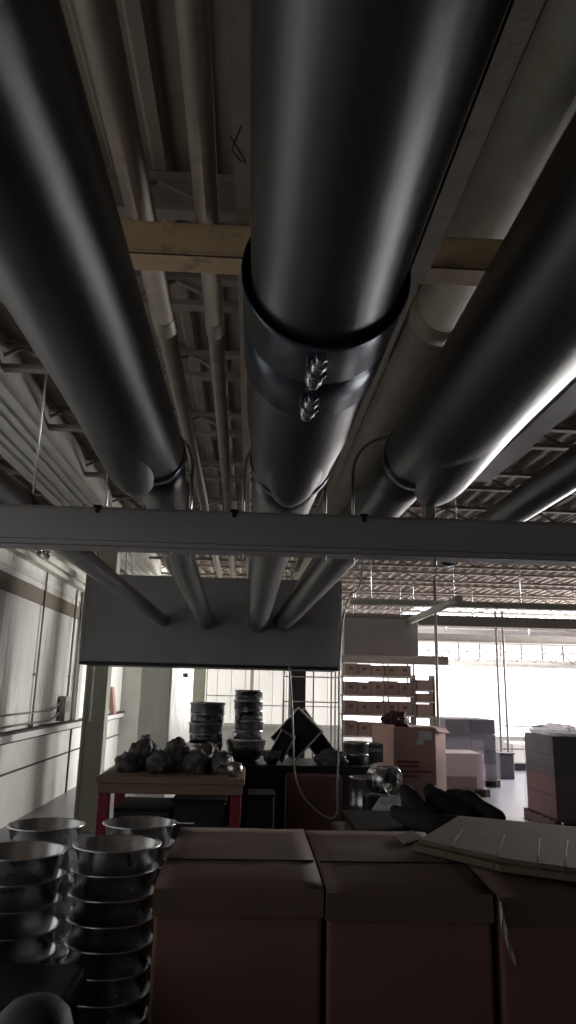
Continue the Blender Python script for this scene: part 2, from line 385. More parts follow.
def bolt(mb, c, d, L, r):
    """threaded T-bolt with two hex nuts and a barrel, along d"""
    c = Vector(c); d = Vector(d).normalized()
    mb.tube([c - d * L / 2, c + d * L / 2], r * .5, 10)
    def hexa(o, ln, rr): mb.tube([c + d * o, c + d * (o + ln)], rr, 6)
    hexa(-L * .32, L * .24, r * 1.1); hexa(.0, L * .06, r * 1.35); hexa(L * .08, L * .26, r); hexa(L * .42, L * .1, r * .7)
eC, axC, zC = make_duct('largest central overhead duct with bolted coupling band', .115, .08, .067, .75, .149, .116, .136, .0, .0, .38, .14)
eL, axL, zL = make_duct('big dark overhead duct left of the bolted central one', -.37, -.445, -.536, .742, .125, .088, .100, -1, .02, .34)
eR, axR, zR = make_duct('big overhead duct right of the bolted central one', .572, .48, .352, .762, .142, .110, .112, 1, -.024, .32)
# coupling band on the central duct
y0, y1 = 1.185, 1.54
tube_y([(axC(1), y0 + .02, 2.5, .139), (axC(1), y0 + .004, 2.5, .1545), (axC(1), y0, 2.5, .1555), (axC(1), y0 + .006, 2.5, .158), (axC(1), y0 + .02, 2.5, .156), (axC(1), 1.345, 2.5, .1555), (axC(1), 1.35, 2.5, .153),
        (axC(1), 1.355, 2.5, .1555), (axC(1), y1 - .005, 2.5, .1545), (axC(1), y1, 2.5, .149)], cap=False).build('coupling_band', BANDM, eC)
for (px, py, ll) in ((316, 373, .085), (309, 408, .075)):
    d = M @ Vector((px - 288, 512 - py, -F)); z = 2.5 - .176; c = CAM + d * ((z - 1.75) / d.z)
    mb = MB(); bolt(mb, (c.x, c.y, z), (.1, -1, .12), ll * 1.25, .0155); part_label(mb.build('clamp_bolt', ZINC, eC), 'shiny zinc bolt')
    MB().box((c.x - .02, c.y - .02, z + .004), (c.x + .02, c.y + .02, z + .026), .004).build('clamp_lug', BANDM, eC)
# small outer duct
sX, sH, sr = -1.035, .74, .078
eS = empty('exhaust_duct', (sX, 2, 1.75 + sH), 'slim dark duct nearest the left wall, leftmost of the four', 'duct', 'round steel ducts running into the grey hood')
tube_y([(sX + .0 * y, y, 1.75 + sH, sr if y < 3.2 else sr - .014) for y in (-.6, 1, 3.19, 3.21, 5, 7, HY - .004)]).build('duct_pipe', DUCT, eS)
tube_y([(sX, 3.05, 1.75 + sH, sr), (sX, 3.06, 1.75 + sH, sr + .008), (sX, 3.34, 1.75 + sH, sr + .008), (sX, 3.35, 1.75 + sH, sr - .01)]).build('coupling_band', BANDM, eS)
tube_y([(sX, HY - .03, 1.75 + sH, sr - .01), (sX, HY - .025, 1.75 + sH, sr), (sX, HY - .004, 1.75 + sH, sr)]).build('inlet_flange', HOOD, eS)
for k, (px, py, Y) in enumerate(((39, 551, 3.13), (47, 555, 3.24))):
    c = at(px, py, Y); mb = MB(); bolt(mb, c, (-.25, 1, -.3), .075, .0125); part_label(mb.build('clamp_bolt', ZINC, eS), 'shiny zinc bolt')
    MB().tube([c, (sX - .03, c.y, 1.75 + sH - sr * .95)], .01, 8).build('clamp_lug', BANDM, eS)
tube_y([(axL(3.1) + .01, 3.02, zL - .005, .088), (axL(3.1) + .01, 3.03, zL - .005, .099), (axL(3.3) + .007, 3.32, zL - .008, .099), (axL(3.3) + .007, 3.33, zL - .008, .085)]).build('coupling_band', BANDM, eL)
c = at(168, 552, 3.12); mb = MB(); bolt(mb, c, (-.1, 1, -.2), .07, .012); part_label(mb.build('clamp_bolt', ZINC, eL), 'shiny zinc bolt')
MB().tube([c, (axL(3.1) - .02, 3.12, zL - .09)], .01, 8).build('clamp_lug', BANDM, eL)

# right-hand slim duct turning up into the deck
fx, fH, fr = 1.235, .86, .075
eF = empty('exhaust_duct', (fx, 2, 1.75 + fH), 'slim dark duct at the far right, outside the bright strut', 'duct')
MB().tube([(fx, y, 1.75 + fH) for y in (-.6, 1, 2, 3.2, 4.5)], fr, 32).build('duct_pipe', DUCT, eF)
MB().tube([(fx, 4.44, 1.75 + fH), (fx, 4.53, 1.75 + fH)], fr + .006, 32).build('end_cap', BANDM, eF)
for y in (.6, 4.3): MB().tube([(fx, y, 1.75 + fH + fr - .003), (fx, y, ZD - .01)], .004, 8).build('hanger_rod', RODM, eF)
# strut rails beside the ducts
g_ = [(1.105, 2.475), (-9, 0)]
rl = MB().box((.90, -.5, 2.62), (.985, 2.9, 2.625)).box((.90, -.5, 2.62), (.905, 2.9, 2.66)).box((.98, -.5, 2.62), (.985, 2.9, 2.66))
tag(rl.build('strut_rail', RODM), 'thin bright steel strut along the outer side of the right duct', 'rail')
MB_ = MB().box((.505, -.5, 3.18), (.575, 2.3, 3.186)).box((.505, -.5, 3.18), (.511, 2.3, 3.24))
MB_.box((.505, 2.3, 3.18), (.56, 9.0, 3.186)).box((.505, 2.3, 3.18), (.511, 9.0, 3.24))
tag(MB_.build('angle_rail', PIPEP), 'dusty angle iron rail above the central duct', 'rail')

# thin ceiling pipes
def pipe(nm, lab, X, H, r, s, m, y0=-.6, y1=13.0, cy=(3.2,), n=24, red=.88):
    e = empty(nm, (X, 2, 1.75 + H), lab, 'pipe')
    P = lambda y: (X + s * y, y, 1.75 + H)
    MB().tube([P(y0), P(cy[0] + .04)], r, n).build('pipe_length', m, e)
    MB().tube([P(cy[0] + .04), P(y1)], r * red, n).build('pipe_length', m, e)
    for c in cy: MB().tube([P(c - .1), P(c - .095), P(c + .035), P(c + .04)], [r, r * 1.035, r * 1.035, r], n).build('coupling', m, e)
    return e
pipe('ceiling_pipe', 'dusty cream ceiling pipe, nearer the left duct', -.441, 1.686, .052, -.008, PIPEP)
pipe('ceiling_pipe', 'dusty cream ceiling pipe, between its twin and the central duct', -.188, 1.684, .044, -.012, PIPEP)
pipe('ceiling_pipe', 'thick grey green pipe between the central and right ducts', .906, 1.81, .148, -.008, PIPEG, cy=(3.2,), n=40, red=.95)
mb = MB(); mb.box((-.108, -.5, 3.38), (-.058, 12, 3.385)).box((-.108, -.5, 3.385), (-.104, 12, 3.42)).box((-.062, -.5, 3.385), (-.058, 12, 3.42))
o = tag(mb.build('strut_rail', PIPEP), 'dusty pale ceiling strut just left of the central duct', 'rail')
# twisted wire hanging at the strut
wp = at(235, 135, 1.5)
wd_ = atz(236, 128, 3.37); a = [(-.06, 1.46, 3.378), (-.075, 1.46, 3.33), (-.085, 1.47, 3.30), (-.06, 1.5, 3.29), (-.045, 1.53, 3.31), (-.07, 1.50, 3.335), (-.09, 1.44, 3.32)]
tag(MB().tube([Vector((p[0] - .023, p[1] - 1.46 + wd_.y, p[2])) for p in a], .0025, 6).build('tie_wire', DARKM), 'twist of dark wire tied round the ceiling strut', 'wire')

# ================================================================ CROSSBAR under the ducts with hanger rods
BY = 2.45
be = empty('support_crossbar', (0, BY, 2.28), 'grey steel channel crossbar slung beneath the ducts', 'crossbar')
zt = 1.75 + .595; zb_ = 1.75 + .455
mb = MB(); X0_, X1_ = -1.7, 2.3
prof = [(BY, zb_ + .012), (BY - .012, zb_ + .004), (BY - .012, zb_ + .018), (BY, zb_ + .024), (BY, zt - .01), (BY + .006, zt), (BY + .09, zt), (BY + .09, zt - .006), (BY + .012, zt - .006), (BY + .006, zt - .012), (BY + .006, zb_ + .006), (BY + .09, zb_ + .006), (BY + .09, zb_), (BY - .006, zb_)]
mb.loft([[(x, y, z) for y, z in prof] for x in (X0_, X1_)])
for f in mb.b.faces: f.smooth = False
mb.build('channel', BEAMM, be)
for (pa, pb) in ((105, 190), (243, 325), (353, 434)):
    a, b_ = at(pa, 513, BY + .05), at(pb, 515, BY + .05); cx, hw = (a.x + b_.x) / 2, (b_.x - a.x) / 2
    arch = [(cx - hw, BY + .05, zb_ - .02), (cx - hw, BY + .05, 2.5)] + [(cx - hw * math.cos(t), BY + .05, 2.52 + hw * .95 * math.sin(t)) for t in [math.pi * k / 12 for k in range(13)]] + [(cx + hw, BY + .05, 2.5), (cx + hw, BY + .05, zb_ - .02)]
    MB().tube(arch, .0055, 8).build('duct_strap', RODM, be)
    for x in (cx - hw, cx + hw): MB().tube([(x, BY + .05, zt), (x, BY + .05, zt + .012)], .013, 6).build('nut', ZINC, be)
for x in (X0_ + .08, X1_ - .08): MB().tube([(x, BY + .05, zb_ - .02), (x, BY + .05, 3.72)], .007, 8).build('hanger_rod', RODM, be)
p = at(433, 510, BY + .05)
part_label(MB().box((p.x - .035, BY + .02, zt), (p.x - .005, BY + .08, zt + .10), .003).build('bracket', BEAMM, be), 'short upright plate on the crossbar')
for px in (97, 234, 364):
    p = at(px, 515, BY); MB().box((p.x - .007, BY - .006, zt - .022), (p.x + .007, BY + .03, zt + .006), .002).box((p.x - .014, BY - .006, zt - .002), (p.x + .014, BY + .03, zt + .006), .002).build('beam_clip', DARKM, be)
# rods carrying the slim left duct
for k, (px, Y, lab) in enumerate(((22, 2.15, 'thin hanger rod of the slim left duct, nearer one'), (75, 3.3, 'thin hanger rod of the slim left duct, farther one'))):
    x = sX; e = MB().tube([(x, Y, 1.75 + sH + sr + .003), (x, Y, ZD - .01)], .004, 8).build('hanger_rod', RODM); tag(e, lab, 'rod')
    MB().box((x - .07, Y - .012, 3.3), (x + .07, Y + .012, 3.312)).build('cross_strap', GIRD, e)

# ================================================================ HOOD / plenum box
hx0, hx1, hz0, hz1, hy1 = -1.97, 1.05, 1.75 + .255, 1.75 + 1.27, 9.4
e = empty('plenum_box', (0, 9, hz0), 'large dark grey sheet metal box where the ducts end', 'plenum box')
MB().box((hx0, HY, hz0), (hx1, hy1, hz1), .012).build('box_body', HOOD, e)
for (a, b_) in (((hx0 - .008, HY - .008, hz0), (hx0 + .03, HY + .02, hz1)), ((hx1 - .03, HY - .008, hz0), (hx1 + .008, HY + .02, hz1))): MB().box(a, b_, .003).build('corner_trim', HOOD, e)
MB().box((hx0, HY - .008, hz0 - .035), (hx1, hy1, hz0 - .0), .004).build('bottom_lip', DARKM, e)
for x in (hx0 + .42, hx1 - .15):
    for y in (HY + .15, hy1 - .15): MB().tube([(x, y, hz1 - .01), (x, y, ZD - .01)], .008, 8).build('hanger_rod', RODM, e)

# second smaller box beyond on the right
a, b_ = at(344, 655, 11.5), at(418, 619, 11.5)
e = tag(MB().box((a.x, 11.5, a.z), (b_.x, 12.2, b_.z), .01).build('air_box', mat('air_box_grey', (.5, .47, .46), .6, 0, .1, 3.)), 'grey sheet metal box hung above the carton rack', 'air box')
MB().box((a.x - .03, 11.48, b_.z), (b_.x + .03, 12.22, b_.z + .03), .004).build('top_flange', GIRD, e)
for x in (a.x + .2, b_.x - .2): MB().tube([(x, 11.9, b_.z + .02), (x, 11.9, ZD - .01)], .008, 6).build('hanger_rod', RODM, e)
# sloping pipe run at the right under the roof
MB_ = MB().tube([(2.5, 8.7, 2.86), (2.5, 11.5, 2.84)], .05, 16)
e = tag(MB_.build('ceiling_pipe', LGIRD), 'pale pipe running back under the trusses to the hung grey box', 'pipe')
for y in (8.9, 11.2): MB().tube([(2.5, y, 2.88), (2.5, y, ZD - .01)], .006, 6).build('hanger_rod', RODM, e)

# ================================================================ COLUMNS, conduits on the left wall
e = tag(MB().box((-2.08, 9.62, 0), (-1.84, 9.70, ZD - .36), .006).build('steel_column', COLG), 'grey green steel column beside the wooden table', 'column')
MB().box((-2.10, 9.60, 0), (-2.06, 9.84, ZD - .36), .004).box((-1.86, 9.60, 0), (-1.82, 9.84, ZD - .36), .004).build('flange', COLG, e)
MB().box((-2.16, 9.56, 0), (-1.76, 9.9, .02), .004).build('base_plate', COLG, e)
p = at(91, 700, 9.45); part_label(MB().tube([(p.x, 9.45, 1.3), (p.x, 9.45, 3.3)], .012, 8).build('conduit', WPAINT, e), 'thin white conduit')
# white wrapped column, turned
c = at(165, 700, 12.0)
rot = Matrix.Translation((c.x, 12.2, 0)) @ Matrix.Rotation(math.radians(58), 4, 'Z')
e = tag(MB().box((-.31, -.31, 0), (.31, .31, ZD - .36), .03, mtx=rot).build('wrapped_column', COLW), 'broad square column in crinkled whitish wrapping behind the table', 'column')
MB().box((.05, -.345, 1.9), (.10, -.31, 1.96), .01, mtx=rot).build('hook', DARKM, e)
MB().box((-.36, -.36, 0), (.36, .36, .08), .01, mtx=rot).build('base_plate', COLG, e)
c = at(198, 700, 13.4)
e = tag(MB().box((c.x - .14, 13.4, 0), (c.x + .12, 13.65, ZD - .36), .01).build('steel_column', COLG), 'narrow grey column just right of the wrapped one', 'column')
MB().box((c.x - .2, 13.35, 0), (c.x + .18, 13.7, .03), .004).build('base_plate', COLG, e)
# tall dark post in middle distance
c = at(298, 700, 13.5)
e = tag(MB().box((c.x - .14, 13.5, 0), (c.x + .14, 13.75, ZD - .36), .01).build('steel_column', DARKM), 'dark column between the pale frame poles', 'column')
MB().box((c.x - .2, 13.45, 0), (c.x + .2, 13.8, .03), .004).build('base_plate', DARKM, e)
def pole(px, Y, z0, z1, r, lab, m=WPAINT):
    c = at(px, 720, Y); o = tag(MB().tube([(c.x, Y, z0), (c.x, Y, z1)], r, 10).build('frame_pole', m), lab, 'pole', 'slender frame poles beyond the bench')
    MB().box((c.x - .035, Y - .035, z0), (c.x + .035, Y + .035, z0 + .01), .002).build('foot_plate', m, o)
    return o
for px, Y, r, lab, m in ((283, 12.2, .018, 'grey pole left of the dark column', RODM), (289, 12.2, .018, 'pale pole touching the left side of the dark column', WPAINT), (331, 12.2, .014, 'slim pole left in the trio by the rack', WPAINT), (335, 12.4, .014, 'slim middle pole of the trio by the rack', WPAINT), (339, 12.6, .014, 'slim pole in the trio closest to the rack', RODM), (313, 12.4, .012, 'thin dark pole alone between the two pole pairs', GIRD)):
    pole(px, Y, 0, 3.69, r, lab, m)
for z in (1.95, 1.55):
    a, b_ = at(283, 700, 12.24), at(339, 700, 12.24)
    tag(MB().tube([(a.x, 12.235, z), (b_.x, 12.235, z)], .01, 8).build('tie_bar', WPAINT), 'pale horizontal tie bar joining the frame poles, %s one' % ('upper' if z > 1.8 else 'lower'), 'bar')
pole(438, 12.3, 0, 3.69, .025, 'tall dark pole at the right end of the carton rack', GIRD)
for px, lab in ((500, 'left pole of the dark pair before the bright window'), (507, 'right pole of the dark pair before the bright window')):
    pole(px, 17.2, 0, 3.69, .028, lab, GIRD)
for z, lab in ((1.03, 'dark horizontal rail across the bright window, upper one'), (.52, 'dark horizontal rail across the bright window, lower one')):
    a, b_ = at(498, 700, 17.26), at(545, 700, 17.26)
    tag(MB().tube([(a.x, 17.243, z), (b_.x, 17.243, z)], .016, 8).build('guard_rail', GIRD), lab, 'rail')
# wall conduits
for k, (px, Y, lab) in enumerate(((25, 10.4, 'thin grey conduit running up the left wall, nearest one'), (60, 12.25, 'thin grey conduit on the left wall above the valve boxes'), (66, 12.65, 'thin grey conduit on the left wall beside the farther post'))):
    o = tag(MB().tube([(XL + .055, Y, LEDGE + .005), (XL + .055, Y + .02, 3.29)], .014 if k == 0 else .018, 8).build('wall_conduit', GIRD), lab, 'conduit')
    MB().box((XL + .035, Y - .03, 1.85), (XL + .06, Y + .03, 1.88)).build('clip', GIRD, o)
    if k == 0: MB().lump((XL + .055, Y, LEDGE - .0), (.04, .04, .04), 3, .1).build('fitting', RODM, o)
for z in (1.24, 1.38):
    tag(MB().tube([(XL + .06, 6.2, z - .02), (XL + .06, 11.3, z - .02), (XL + .06, 11.6, z + .02), (XL + .06, 11.9, z + .10)], .013, 8).build('wall_pipe', GIRD), 'thin dark pipe along the left wall ledge, %s one' % ('upper' if z > 1.3 else 'lower'), 'pipe')
o = tag(MB().box((XL + .04, 11.85, 1.18), (XL + .14, 12.1, 1.56), .008).build('valve_box', mat('valve_grey', (.45, .45, .42), .5)), 'small grey box on the left wall ledge', 'box')
MB().box((XL + .138, 11.9, 1.32), (XL + .146, 12.05, 1.48), .003).build('cover', GIRD, o)
tag(MB().box((XL + .03, 12.75, LEDGE), (XL + .10, 13.0, 3.3), .006).build('wall_post', LWHITE), 'pale flat post standing against the left wall', 'post')
# brown board leaning on the ledge
c = at(114, 705, 13.8)
bd = MB(); bd.box((-.05, -.12, 0), (.05, .12, .55), .01, mtx=Matrix.Translation((XL + .19, 15.7, LEDGE - .0)) @ Matrix.Rotation(-.16, 4, 'Y'))
tag(bd.build('wooden_board', mat('board_brown', (.3, .18, .14), .7, 0, .1, 5.)), 'reddish brown board leaning on the left wall ledge', 'board')

# ================================================================ FOREGROUND CARTONS
def carton(lab, x0, x1, y0, y1, z0, z1, flap=.10, skew=0, m=CARD, group='big brown cartons across the front'):
    e = empty('cardboard_carton', ((x0 + x1) / 2, (y0 + y1) / 2, z0), lab, 'carton', group)
    mb = MB(); mb.box((x0, y0, z0), (x1, y1, z1 - .02), .012).build('carton_body', m, e)
    # slightly sagging lid: soft crown, front and back skirts
    lid = MB(); nx, ny = 8, 10; g = []
    from mathutils import noise
    for i in range(nx + 1):
        row = []
        for j in range(ny + 1):
            u, v = i / nx, j / ny; x = x0 - .004 + (x1 - x0 + .008) * u; y = y0 - .006 + (y1 - y0 + .012) * v
            z = z1 - .018 * (1 - math.sin(math.pi * min(1, v * 1.4 if v < .36 else .5))) + .006 * noise.noise(Vector((x * 5, y * 5, z1)))
            row.append(lid.b.verts.new((x, y, z)))
        g.append(row)
    for i in range(nx):
        for j in range(ny): f = lid.b.faces.new((g[i][j], g[i + 1][j], g[i + 1][j + 1], g[i][j + 1])); f.smooth = True
    def skirt(line, dx, dy):
        low = [lid.b.verts.new((v.co.x + dx, v.co.y + dy, z1 - flap)) for v in line]
        for j in range(len(line) - 1): lid.b.faces.new((line[j], line[j + 1], low[j + 1], low[j]))
    skirt([g[i][0] for i in range(nx + 1)], 0, -.004); skirt([g[i][ny] for i in range(nx + 1)], 0, .004)
    skirt(g[0], -.003, 0); skirt(g[nx], .003, 0)
    lo = lid.build('lid', CARDT, e); md = lo.modifiers.new('t', 'SOLIDIFY'); md.thickness = .005; md.offset = -1
    return e
Zt = 1.135
c1 = carton('big brown lidded carton between the pan stacks and the middle carton', -.283, .258, 2.58, 3.5, 0, Zt)
part_label(MB().box((-.28, 2.885, Zt - .004), (.255, 2.892, Zt + .0045)).build('lid_seam', DARKT, c1), 'dark slit across the lid')
c2 = carton('big brown lidded carton in the middle of the front row', .275, .81, 2.56, 3.5, 0, Zt - .005)
part_label(MB().box((.28, 2.90, Zt - .006), (.80, 2.906, Zt + .0)).build('lid_seam', DARKT, c2), 'dark slit across the lid')
c3 = carton('big brown carton under the flattened sheet, with torn clear tape', .835, 1.5, 2.55, 3.4, 0, Zt - .01)
# torn clear tape on the third carton
tp = MB(); pts = []
for i, (px, py, o1) in enumerate(((500, 903, .004), (502, 915, .010), (504, 928, .02), (507, 940, .026), (511, 953, .02), (515, 964, .010))):
    p = at(px, py, 2.535 - o1); ww = (.004, .007, .009, .005, .008, .003)[i]; pts.append([(p.x - ww, p.y, p.z), (p.x, p.y - .008 * (1 if i % 2 else -1), p.z), (p.x + ww, p.y + .004, p.z + .004)])
vs = [[tp.b.verts.new(q) for q in r] for r in pts]
for i in range(len(vs) - 1):
    for j in range(2): tp.b.faces.new((vs[i][j], vs[i][j + 1], vs[i + 1][j + 1], vs[i + 1][j]))
o = tp.build('torn_tape', CLEAR, c3); part_label(o, 'glinting strip of torn clear tape'); o.modifiers.new('s', 'SOLIDIFY').thickness = .001
# flattened corrugated carton on top
pl = [atz(413, 852, Zt + .0), atz(456, 826, Zt), atz(578, 838, Zt), atz(640, 842, Zt), atz(640, 890, Zt), atz(577, 884, Zt), atz(500, 873, Zt)]
pl = [(p.x, p.y) for p in pl]
e = empty('flattened_carton', (pl[0][0] + .3, pl[0][1], Zt), 'flattened ribbed cardboard sheet lying over the right carton', 'cardboard sheet')
MB().prism(pl, Zt + .004, Zt + .028, .003).build('sheet_layer', SHEETM, e)
q = [(x * .97 + .05, y + .02) for x, y in pl]
mb = MB().prism(q, Zt + .028, Zt + .044, .003); mb.build('sheet_layer', SHEETM, e)
mb = MB()
for (a, b_) in (((462, 830), (440, 862)), ((505, 835), (492, 870)), ((540, 838), (536, 876)), ((568, 840), (562, 880))):
    p, r_ = atz(*a, Zt + .0425), atz(*b_, Zt + .0425); d = (r_ - p).normalized() * .01
    mb.tube([p + d, r_ - d], .0023, 6)
part_label(mb.build('fold_crease', CARD, e), 'raised fold creases')
# loose torn flap
pl = [(p.x, p.y) for p in (atz(395, 838, Zt), atz(412, 832, Zt), atz(424, 840, Zt), atz(404, 846, Zt))]
tag(MB().prism(pl, Zt + .002, Zt + .008, .001).build('cardboard_scrap', SHEETM), 'small torn cardboard scrap beside the flattened sheet', 'scrap')

# ================================================================ PANS
def pan_proto(r=.151, h=.10):
    e = empty('steel_pan', (0, 0, 0), '', 'pan')
    th = .003; rb = r * .86
    MB().lathe([(0, 0), (rb * .96, 0), (rb, .006), (r * .985, h - .006), (r + .008, h - .004), (r + .010, h), (r + .004, h + .002), (r * .985 - th, h - .002), (rb - th, .008), (0, .005)], (0, 0, 0), 40).build('pan_body', STEEL, e)
    return e
order = ['topmost', 'second', 'third', 'fourth', 'fifth', 'sixth', 'seventh', 'eighth', 'ninth', 'tenth']
proto = None
def stack(px, py, Y, n, where, group, h=.079, z=None, dx=.004):
    global proto
    p = at(px, py, Y); z = p.z if z is None else z
    for k in range(n):
        if proto is None: proto = pan_proto(); o = proto
        else: o = copy_thing(proto, (0, 0, 0), '')
        o.location = (p.x + random.uniform(-dx, dx), p.y + random.uniform(-dx, dx), z - .10 - k * h); o.rotation_euler.z = random.random() * 6
        o['label'] = 'stainless steel pan, %s of the %s' % (('%s from the top' % order[k]) if k else 'topmost', where); o['group'] = group
    return p, z - .10 - (n - 1) * h
pA, bA = stack(118, 843, 2.9, 9, 'stack touching the carton', 'stacked steel pans at the front left')
pB, bB = stack(20, 850, 2.78, 9, 'front stack cut by the frame edge', 'stacked steel pans at the front left')
pC, bC = stack(47, 824, 3.35, 8, 'rear stack nearest the left wall', 'stacked steel pans at the front left')
pD, bD = stack(141, 822, 3.42, 8, 'rear stack beside the carton', 'stacked steel pans at the front left')
# hole plug and tabs as parts of the topmost pans
def plug(px, py, Y):
    pass
for (p, zz, lab) in ((pA, pA.z, 'front'), (pD, pD.z, 'rear')):
    pass
tA = [o for o in COL.objects if o.get('label') == 'stainless steel pan, topmost of the stack touching the carton'][0]
tD = [o for o in COL.objects if o.get('label') == 'stainless steel pan, topmost of the rear stack beside the carton'][0]
for t in (tA, tD): t.rotation_euler.z = 0
bpy.context.view_layer.update()
def child_local(mb, name, m, t, label=None):
    o = mb.build(name, m); o.parent = t
    if label: o['label'] = label
    return o
a = math.radians(-62)
child_local(MB().tube([(.139 * math.cos(a), .139 * math.sin(a), .058), (.149 * math.cos(a), .149 * math.sin(a), .058)], .0085, 14), 'drain_hole', DARKT, tA, 'dark round drain hole')
child_local(MB().box((.148, -.02, .098), (.235, -.002, .101), .001), 'side_tab', STEELD, tD, 'flat steel tab')
s2 = [o for o in COL.objects if o.get('label') == 'stainless steel pan, second from the top of the stack touching the carton'][0]; s2.rotation_euler.z = 0
child_local(MB().box((.148, -.02, .098), (.225, -.004, .101), .001), 'side_tab', STEELD, s2, 'flat steel tab')
# totes carrying the stacks
def tote(x0, x1, y0, y1, z1, lab, nm='plastic_crate'):
    e = empty(nm, ((x0 + x1) / 2, (y0 + y1) / 2, 0), lab, 'crate')
    MB().box((x0, y0, 0), (x1, y1, z1 - .04), .02).build('crate_body', BLACKP, e)
    MB().box((x0 - .012, y0 - .012, z1 - .04), (x1 + .012, y1 + .012, z1), .01).build('crate_rim', BLACKP, e)
    for x in (x0 + .05, x1 - .05): MB().box((x - .008, y0 - .016, .03), (x + .008, y0, z1 - .05), .003).build('crate_rib', BLACKP, e)
    return e
tote(-.66, -.305, 2.69, 3.12, bA, 'black plastic crate under the pan stack touching the front carton')
tote(-1.05, -.69, 2.55, 3.02, bB, 'black plastic crate under the pans at the left frame edge')
tote(-1.12, -.72, 3.14, 3.56, bC, 'black plastic crate under the rear left pans')
tote(-.68, -.31, 3.22, 3.62, bD, 'black plastic crate under the rear right pans')
# rounded dark bin and lump in the near left corner
p = at(90, 964, 2.43)
e = empty('plastic_bin', (p.x, 2.2, 0), 'dark round-cornered plastic bin in front of the left pan stacks', 'bin')
cx, cy, hw, hd, zz = p.x - .27, 2.27, .26, .16, p.z
def rrect(cx, cy, hw, hd, r, z, n=6):
    out = []
    for (sx, sy, a0) in ((1, 1, 0), (-1, 1, 90), (-1, -1, 180), (1, -1, 270)):
        for k in range(n + 1):
            a_ = math.radians(a0 + 90 * k / n); out.append((cx + sx * (hw - r) + r * math.cos(a_), cy + sy * (hd - r) + r * math.sin(a_), z))
    return out
MB().loft([rrect(cx, cy, hw * .9, hd * .9, .05, 0), rrect(cx, cy, hw * .97, hd * .97, .05, zz - .06), rrect(cx, cy, hw, hd, .05, zz - .05), rrect(cx, cy, hw + .012, hd + .012, .055, zz - .045), rrect(cx, cy, hw + .012, hd + .012, .055, zz - .01), rrect(cx, cy, hw, hd, .05, zz), rrect(cx, cy, hw - .02, hd - .02, .04, zz)]).build('bin_body', BLACKP, e)
p = at(27, 1018, 1.66)
e = empty('covered_drum', (p.x, 1.75, 0), 'dark domed bundle with a yellow mark in the near left corner', 'drum')
r0 = .085; cx, cy = p.x - .01, 1.76
prof = [(0, 0), (r0, 0), (r0, p.z - .09), (r0 * .97, p.z - .06), (r0 * .85, p.z - .03), (r0 * .6, p.z - .01), (r0 * .3, p.z), (0, p.z + .002)]
MB().lathe(prof, (cx, cy, 0), 32).build('drum_body', mat('drum_grey', (.045, .04, .04), .6, 0, .3, 10., .3, 12.), e)
q = atz(10, 1021, p.z - .03); MB().lump((q.x, q.y, q.z - .015), (.022, .018, .012), 4, .15, 2).build('sticker', YEL, e)['label'] = 'yellow sticker'

# ================================================================ TABLE with junk
tz = .92
e = empty('work_table', (-.7, 7.6, 0), 'tan wooden work table with red legs below the grey box', 'table')
MB().box((-1.40, 7.2, tz - .06), (-.02, 8.3, tz), .01).build('table_top', TABLEW, e)
MB().box((-1.38, 7.22, tz - .15), (-.04, 7.26, tz - .06), .006).build('apron', TABLEW, e)
MB().box((-1.38, 8.24, tz - .15), (-.04, 8.28, tz - .06), .006).build('apron', TABLEW, e)
for x in (-1.33, -.10):
    for y in (7.32, 8.2): part_label(MB().box((x - .05, y - .05, 0), (x + .05, y + .05, tz - .06), .006).build('leg', REDP, e), 'red painted leg')
MB().box((-1.3, 8.18, .28), (-.12, 8.22, .34), .005).build('stretcher', REDP, e)
for k, (px, dy, rx, rz, lab) in enumerate(((128, .5, .14, .12, 'dark crumpled wrapped part at the wall end of the table'), (143, .72, .15, .22, 'tall dark wrapped part second from the wall end of the table'), (160, .42, .14, .14, 'grey crumpled wrapped part in front of the tall one'), (176, .6, .15, .21, 'dark wrapped part at the middle of the table'), (196, .42, .13, .15, 'grey wrapped part right of the table middle'), (207, .72, .14, .18, 'dark wrapped part behind the right end of the table'), (222, .45, .12, .14, 'grey crumpled part near the right end of the table'))):
    p = at(px, 760, 7.2 + dy)
    b_ = MB(); b_.lump((p.x, 7.2 + dy, tz), (rx * .95, .17, rz * .95), k + 1, .24, 4); o = tag(b_.build('wrapped_part', JUNK), lab, 'part', 'crumpled wrapped parts on the table')
    md = MB(); md.lump((p.x + .04, 7.2 + dy - .1, tz), (rx * .45, .07, rz * .45), k + 11, .22, 3); md.build('wrapping_fold', JUNK, o)
for k, (x0, x1, y0, y1, z1, lab) in enumerate(((-1.24, -.72, 7.4, 8.1, .62, 'dark storage bin under the table, wall side'), (-.70, -.2, 7.45, 8.1, .70, 'dark storage bin under the table, bench side'), (.02, .28, 7.7, 8.1, .72, 'dark storage bin between the table and the shadowed carton'))):
    o = tag(MB().box((x0, y0, 0), (x1, y1, z1 - .03), .015).build('storage_bin', DARKM), lab, 'bin')
    MB().box((x0 - .01, y0 - .01, z1 - .03), (x1 + .01, y1 + .01, z1), .006).build('bin_lid', BLACKC, o)
# ball shaped steel fitting on the corner
p = at(237, 775, 7.35)
o = tag(MB().lathe([(0, 0), (.05, 0), (.075, .03), (.085, .07), (.07, .12), (.05, .13), (.045, .12), (.06, .07), (0, .02)], (p.x - .03, 7.38, tz), 24).build('steel_cup', STEEL), 'small shiny steel cup on the right corner of the table', 'cup')
MB().tube([(p.x - .1, 7.38, tz + .10), (p.x - .16, 7.34, tz + .13)], .008, 8).build('handle', STEEL, o)

